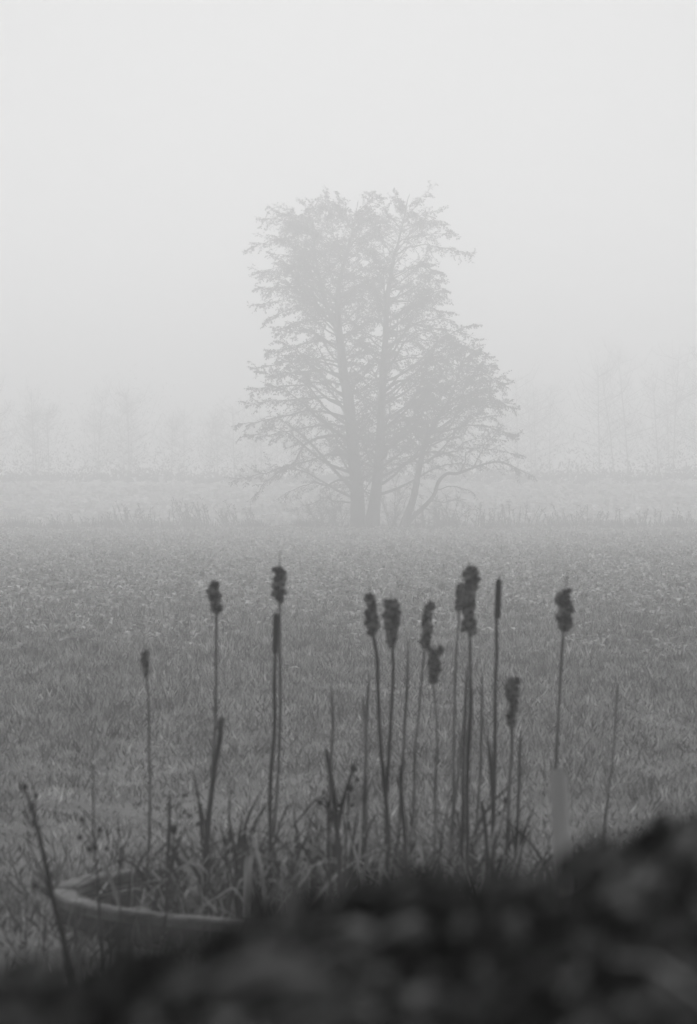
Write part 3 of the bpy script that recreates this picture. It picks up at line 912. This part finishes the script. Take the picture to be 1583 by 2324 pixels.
# clumps of withered leaves in the basin
def leaf_clump(u, D, n, hmax, label, seed, dark=.58, spread=.16):
    rg = random.Random(seed)
    b = at(u, 2000, D); z0 = WAT_Z - .09
    root = empty('leaf_clump', (b.x, D, z0))
    tag(root, label, 'leaf clump', 'clumps of withered cattail leaves in the basin')
    for i in range(n * 5):
        p = Vector((b.x + rg.gauss(0, spread * 1.15), D + rg.gauss(0, .3), z0))
        while not in_pond(p): p = p.lerp(Vector((POND_C[0], POND_C[1], z0)), .15)
        H = hmax * rg.uniform(.4, 1.3) * (1.35 if rg.random() < .15 else 1)
        lx = rg.gauss(0, .17); ly = rg.gauss(0, .1)
        if rg.random() < .55:   # snapped over
            q = [p, p + Vector((lx * .4, ly * .4, H * .5)), p + Vector((lx * .8, ly, H * .72)), p + Vector((lx * 1.3, ly, H * .66)), p + Vector((lx * 2.6, ly * 2, H * rg.uniform(.15, .5)))]
        else:
            q = [p, p + Vector((lx * .3, ly * .3, H * .4)), p + Vector((lx * .7, ly * .7, H * .75)), p + Vector((lx * 1.3, ly * 1.2, H))]
        q = spline(q, 3); nq = len(q); a = rg.gauss(0, .6)
        l = MB(); W = rg.uniform(.008, .027)
        l.strip(q, [max(W * math.sin(math.pi * (.3 + .7 * j / (nq - 1))) ** .7, .001) for j in range(nq)], Vector((math.cos(a), math.sin(a), 0)), .2)
        l.build('leaf', M['darkleaf'] if rg.random() < dark else M['deadleaf'], root, True)
cl_spec = [(325, 14.0, 2, .26, 'few snapped pale leaves arching over the open water at left'),
           (400, 13.9, 7, .42, 'withered leaf clump around the short dark stalk at left'),
           (470, 14.1, 18, .50, 'withered leaf clump below the broken bleached stalk'),
           (545, 13.8, 18, .50, 'dense withered leaf clump left of the tall left pair'),
           (610, 14.3, 16, .52, 'withered leaf clump at the foot of the tall left pair'),
           (690, 13.7, 12, .40, 'low withered leaf clump right of the tall left pair'),
           (755, 14.0, 18, .58, 'leaf clump around the lone headless stalk'),
           (840, 14.2, 16, .45, 'leaf clump at the foot of the frayed dark-stemmed cattail'),
           (920, 13.8, 16, .45, 'leaf clump below the tall stalk in the middle'),
           (1000, 14.1, 20, .50, 'leaf clump below the mottled low cattail'),
           (1070, 13.7, 20, .50, 'leaf clump beneath the largest shaggy cattail'),
           (1140, 14.0, 16, .45, 'leaf clump beneath the smooth cattail and torn head'),
           (1215, 13.9, 12, .36, 'leaf clump left of the wooden stake, low'),]
for i, (u, D, n, hm, lb) in enumerate(cl_spec): leaf_clump(u, D, n, hm, lb, 300 + i)

# ------------------------------------------------------------------ wooden stake
def stake():
    D = 9.6
    t = at(1270, 1757, D); b = at(1283, 2150, D)
    z0 = float(ground_z(b.x, D)) - .1
    root = None
    mb = MB(); k = D / FU
    d = (t - b).normalized(); b = t - d * ((t.z - z0) / d.z)
    n = 12
    for i in range(n + 1):
        f = i / n; c = b.lerp(t, f); w = (46 * (1 - f) + 31 * f) * k / 2
        rot = -.38
        for sx, sy in ((-1, -1), (-.86, -1.1), (.86, -1.1), (1, -1), (1, 1), (-1, 1)):
            x_ = sx * w; y_ = sy * w
            mb.v.append(c + Vector((x_ * math.cos(rot) - y_ * math.sin(rot), x_ * math.sin(rot) + y_ * math.cos(rot), 0)) * (1 + .02 * noise.noise(Vector((sx, sy, i * .8)))) + Vector((0, 0, (.004 * sx - .02 * sy if i == n else 0))))
    for i in range(n):
        for j in range(6):
            a = i * 6 + j; b_ = i * 6 + (j + 1) % 6
            mb.f.append((a, b_, b_ + 6, a + 6))
    mb.f.append(tuple(n * 6 + j for j in range(6))); mb.f.append(tuple(reversed(range(6))))
    o = mb.build('wooden_stake', M['post'])
    tag(o, 'pale weathered wooden stake standing below the rightmost headed cattail', 'stake')
stake()

# ------------------------------------------------------------------ dead seed-headed weeds
def dead_weed(uv, heads, D, label, seed, r=.006, side=()):
    rg = random.Random(seed)
    pts = [at(u, v, D) for u, v in uv]
    d = (pts[-1] - pts[-2]).normalized()
    gz = float(ground_z(pts[-1].x, D)) - .03
    if in_pond(pts[-1]): gz = WAT_Z - .1
    if pts[-1].z > gz:
        k = (pts[-1].z - gz) / max(-d.z, .3); pts.append(pts[-1] + Vector((d.x * k, 0, gz - pts[-1].z)))
    P = spline(pts, 5)
    root = empty('dead_weed', P[-1]); tag(root, label, 'weed', 'dead seed-headed weeds round the pond')
    mb = MB(); n = len(P)
    mb.tube(P, [r * (.45 + .75 * i / n) for i in range(n)], 6); mb.build('stem', M['weed'], root, True)
    for (u, v, w) in heads:
        h = at(u, v, D); h.y += rg.gauss(0, .03)
        j = min(range(n), key=lambda i: (P[i] - h).length + max(0, (P[i].z - h.z + .05)) * 2)
        ww = w * D / FU
        if (P[j] - h).length > .03:
            mb = MB(); mid = P[j].lerp(h, .5) + Vector((0, 0, -.015)); mb.tube([P[j], mid, h], [r * .5, r * .4, r * .35], 5); mb.build('side_stem', M['weed'], root, True)
        frayed_small(h, ww, rg, root)
    for k in range(5):
        j = rg.randrange(n // 4, n - 2); e = P[j] + Vector((rg.gauss(0, .07), rg.gauss(0, .05), rg.uniform(.02, .10)))
        mb = MB(); mb.strip(spline([P[j], P[j].lerp(e, .5) + Vector((0, 0, .02)), e], 3), [.004, .008, .011, .012, .009, .005, .001], Vector((.6, .8, 0)), .2); mb.build('leaf', M['darkleaf'], root, True)

def frayed_small(h, w, rg, root):
    mb = MB(); n, sgm = 8, 9; sv = rg.random() * 40
    for i in range(n + 1):
        t = i / n; z = (t - .5) * w * 1.25; base = w / 2 * math.sqrt(max(1 - (2 * t - 1) ** 2, .03))
        for k in range(sgm):
            a = 6.283 * k / sgm; nv = noise.noise(Vector((math.cos(a) * 1.6, math.sin(a) * 1.6, t * 3 + sv)))
            rr = base * (1 + .6 * nv + (.18 if k % 2 else -.12))
            mb.v.append(h + Vector((math.cos(a) * rr, math.sin(a) * rr, z)))
    for i in range(n):
        for k in range(sgm):
            a = i * sgm + k; b = i * sgm + (k + 1) % sgm; mb.f.append((a, b, b + sgm, a + sgm))
    mb.f.append(tuple(reversed(range(sgm)))); mb.f.append(tuple(n * sgm + k for k in range(sgm)))
    mb.build('seed_head', M['seed'], root, True)

dead_weed([(54, 1790), (66, 1815), (80, 1860), (100, 1940), (118, 2030), (140, 2115), (158, 2200)], [(54, 1788, 12), (79, 1808, 11), (58, 1840, 7), (86, 1880, 7)], 9.6, 'tall dark dead weed leaning across the left end of the pond', 1, .012)
dead_weed([(62, 1905), (78, 1945), (96, 1985), (116, 2030), (130, 2080)], [(60, 1900, 8), (48, 1925, 9), (80, 2012, 12)], 9.9, 'shorter dead weed beside the leaning one at far left', 2, .006)
dead_weed([(211, 1742), (213, 1830), (215, 1930), (222, 1990), (227, 2080)], [(211, 1740, 6), (180, 1903, 11), (204, 1927, 12), (228, 1882, 11), (187, 1860, 9), (242, 1927, 10), (216, 1925, 13)], 11.6, 'upright dead weed with many dark seed heads before the pond rim', 3, .0065)
dead_weed([(271, 1885), (271, 1960), (273, 2040)], [(271, 1882, 7), (262, 1920, 7)], 11.8, 'thin upright dead weed right of the many-headed one', 4, .0045)
dead_weed([(800, 1745), (795, 1790), (789, 1850), (785, 1940)], [(803, 1742, 15), (796, 1786, 13), (812, 1768, 8), (773, 1824, 11), (800, 1830, 8)], 13.3, 'branching dead weed with dark round heads in mid pond', 5, .005)
dead_weed([(742, 1815), (744, 1870), (748, 1960)], [(727, 1822, 12), (746, 1822, 13), (736, 1800, 8), (752, 1860, 8)], 13.2, 'short dead weed with a row of dark heads below the folded stalk', 6, .005)
dead_weed([(398, 1875), (392, 1930), (386, 1990)], [(396, 1882, 17), (418, 1806, 8), (450, 1868, 9), (430, 1850, 7)], 13.1, 'dead weed with a big dark head beside the short dark stalk', 7, .005)
dead_weed([(1147, 1822), (1138, 1870), (1120, 1930)], [(1148, 1818, 13), (1136, 1850, 8)], 13.1, 'dead weed with one dark head below the torn cattail head', 8, .005)

# ------------------------------------------------------------------ foreground brambles, far out of focus
CREST = [(-1200, 2220), (-200, 2200), (0, 2185), (150, 2178), (300, 2170), (400, 2150), (470, 2100), (540, 2050), (650, 2030), (850, 2018), (1000, 2005), (1150, 2000), (1250, 1990), (1350, 1960), (1450, 1912), (1560, 1872), (1800, 1850), (2800, 1820)]
def crest(x, D):
    u = CX + x * FU / D
    v = np.interp(u, [c[0] for c in CREST], [c[1] for c in CREST])
    return CAM_Z - (v - HOR) / FU * D

def bramble(x0, x1, D, n, depth, label, seed, lsize=1.0, drop=0.0):
    rg = random.Random(seed)
    xm = (x0 + x1) / 2
    root = empty('bramble_bush', (xm, D, float(ground_z(xm, D))))
    tag(root, label, 'bush', 'brambles on the bank in front of the camera')
    for i in range(12):
        x = x0 + (x1 - x0) * rg.random(); y = D + rg.gauss(0, depth * .4)
        g = float(ground_z(x, y)); top = float(crest(np.array(x), D)) - drop - rg.uniform(.0, .12)
        e = x + rg.uniform(-.5, .5)
        te = float(crest(np.array(e), D)) - drop - .06
        mb = MB()
        mb.tube(spline([Vector((x, y, g - .03)), Vector((x + (e - x) * .2, y, g + (top - g) * .7)), Vector((x + (e - x) * .6, y + rg.gauss(0, .05), min(top, te) - .01)), Vector((e, y + rg.gauss(0, .15), te - .12))], 5), [.007 - .0003 * j for j in range(16)], 6)
        mb.build('cane', M['cane'], root, True)
    for i in range(26):          # sprigs standing out of the mass, each with a few leaves
        x = x0 + (x1 - x0) * rg.random(); y = D + rg.gauss(0, depth * .35)
        b = float(crest(np.array(x), D)) - drop - .05
        e = Vector((x + rg.uniform(-.02, .10), y + rg.gauss(0, .04), b + rg.uniform(.03, .085)))
        a = Vector((x, y, b - .1)); mid = a.lerp(e, .5) + Vector((rg.gauss(0, .012), 0, .012))
        mb = MB(); mb.tube(spline([a, mid, e], 4), [.0022 - .00018 * j for j in range(9)], 5); mb.build('cane', M['cane'], root, True)
        for k in range(5):
            p = mid.lerp(e, rg.random()); q = p + Vector((rg.gauss(.01, .018), rg.gauss(0, .018), rg.gauss(.006, .012)))
            mb = MB(); mb.strip([p, p.lerp(q, .5), q], [.002, .011, .001], Vector((rg.gauss(0, .4), rg.gauss(0, .4), 1)).normalized(), .15); mb.build('leaf', M['bramble'], root)
    x = x0 + (x1 - x0) * rs.random(n); y = D + rs.normal(0, depth * .5, n)
    g = ground_z(x, y)
    lump = vnoise(x, y, 6.0, seed) * .012 + vnoise(x, y, 14.0, seed + 5) * .008 - .018
    top = crest(x, D) - drop - .12 * ((y - D) / depth) ** 2 + lump
    fill = rs.random(n) ** 1.5
    z = top - fill * (top - g)
    d = np.stack([.8 + rs.normal(0, .55, n), rs.normal(0, .6, n), .45 + rs.normal(0, .45, n)], -1)
    nn = np.stack([rs.normal(0, .5, n), rs.normal(0, .5, n) - .2, np.ones(n)], -1)
    L = (.018 + .036 * rs.random(n) ** 1.5) * lsize
    f = quads_np('foliage', leaf_quads(np.stack([x, y, z], -1), d, nn, L, L * (.4 + .3 * rs.random(n)), .1), M['bramble'], root)
    f['kind'] = 'stuff'
    return root
bramble(-1.2, -.02, 1.8, 30000, .4, 'dark blurred bramble along the bottom left of the foreground', 11, drop=.01)
bramble(-.06, 1.3, 2.0, 34000, .45, 'dark blurred bramble filling the bottom right of the foreground', 12)
bramble(.36, 1.9, 2.9, 16000, .5, 'blurred bramble behind the others at the right edge', 13, 1.3, drop=-.012)

def blade(pts, w, D, m, label, name='grass_blade'):
    P = spline([at(u, v, d_) for (u, v), d_ in zip(pts, D)], 5)
    n = len(P); mb = MB()
    mb.strip(P, [max(w * math.sin(math.pi * (.2 + .8 * i / (n - 1))), .0006) for i in range(n)], Vector((.3, .3, .9)).normalized(), .2)
    o = mb.build(name, m)
    tag(o, label, 'blade', 'long blades leaning out of the brambles')
blade([(560, 2120), (700, 1880), (830, 1795), (950, 1725), (1060, 1690)], .008, [2.0, 2.0, 2.05, 2.1, 2.15], M['weed'], 'out of focus blade slanting across the middle of the reeds')
blade([(20, 2330), (120, 2200), (260, 2130), (360, 2098), (450, 2075)], .012, [1.50, 1.55, 1.6, 1.7, 1.8], M['blade'], 'broad grey blurred blade before the left front of the pond')
blade([(1080, 2330), (1180, 2230), (1280, 2180), (1400, 2120), (1500, 2050)], .011, [1.45, 1.45, 1.5, 1.5, 1.55], M['blade'], 'grey blurred blade rising diagonally at the bottom right')
blade([(470, 2230), (540, 2205), (630, 2185), (700, 2190), (740, 2215)], .020, [1.5, 1.45, 1.42, 1.42, 1.45], M['paleleaf'], 'pale blurred leaf low at the bottom, left of centre', 'pale_leaf')

# ------------------------------------------------------------------ the fog
def make_haze():
    mb = MB(); mb.box((0, 400, 11.0), (1000, 1000, 25.0))
    m = bpy.data.materials.new('fog'); m.use_nodes = True
    t = m.node_tree; t.nodes.clear()
    o_ = t.nodes.new('ShaderNodeOutputMaterial'); v = t.nodes.new('ShaderNodeVolumePrincipled')
    v.inputs['Color'].default_value = (.96, .96, .96, 1)
    v.inputs['Density'].default_value = FOG_DENSITY
    v.inputs['Anisotropy'].default_value = 0.65
    t.links.new(v.outputs[0], o_.inputs['Volume'])
    m.cycles.homogeneous_volume = True
    m.cycles.volume_sampling = 'DISTANCE'
    tag(mb.build('haze', m), 'even pale fog filling the air over the field', 'fog', kind='stuff')
make_haze()
print('LEAVES', nl1, nl2)
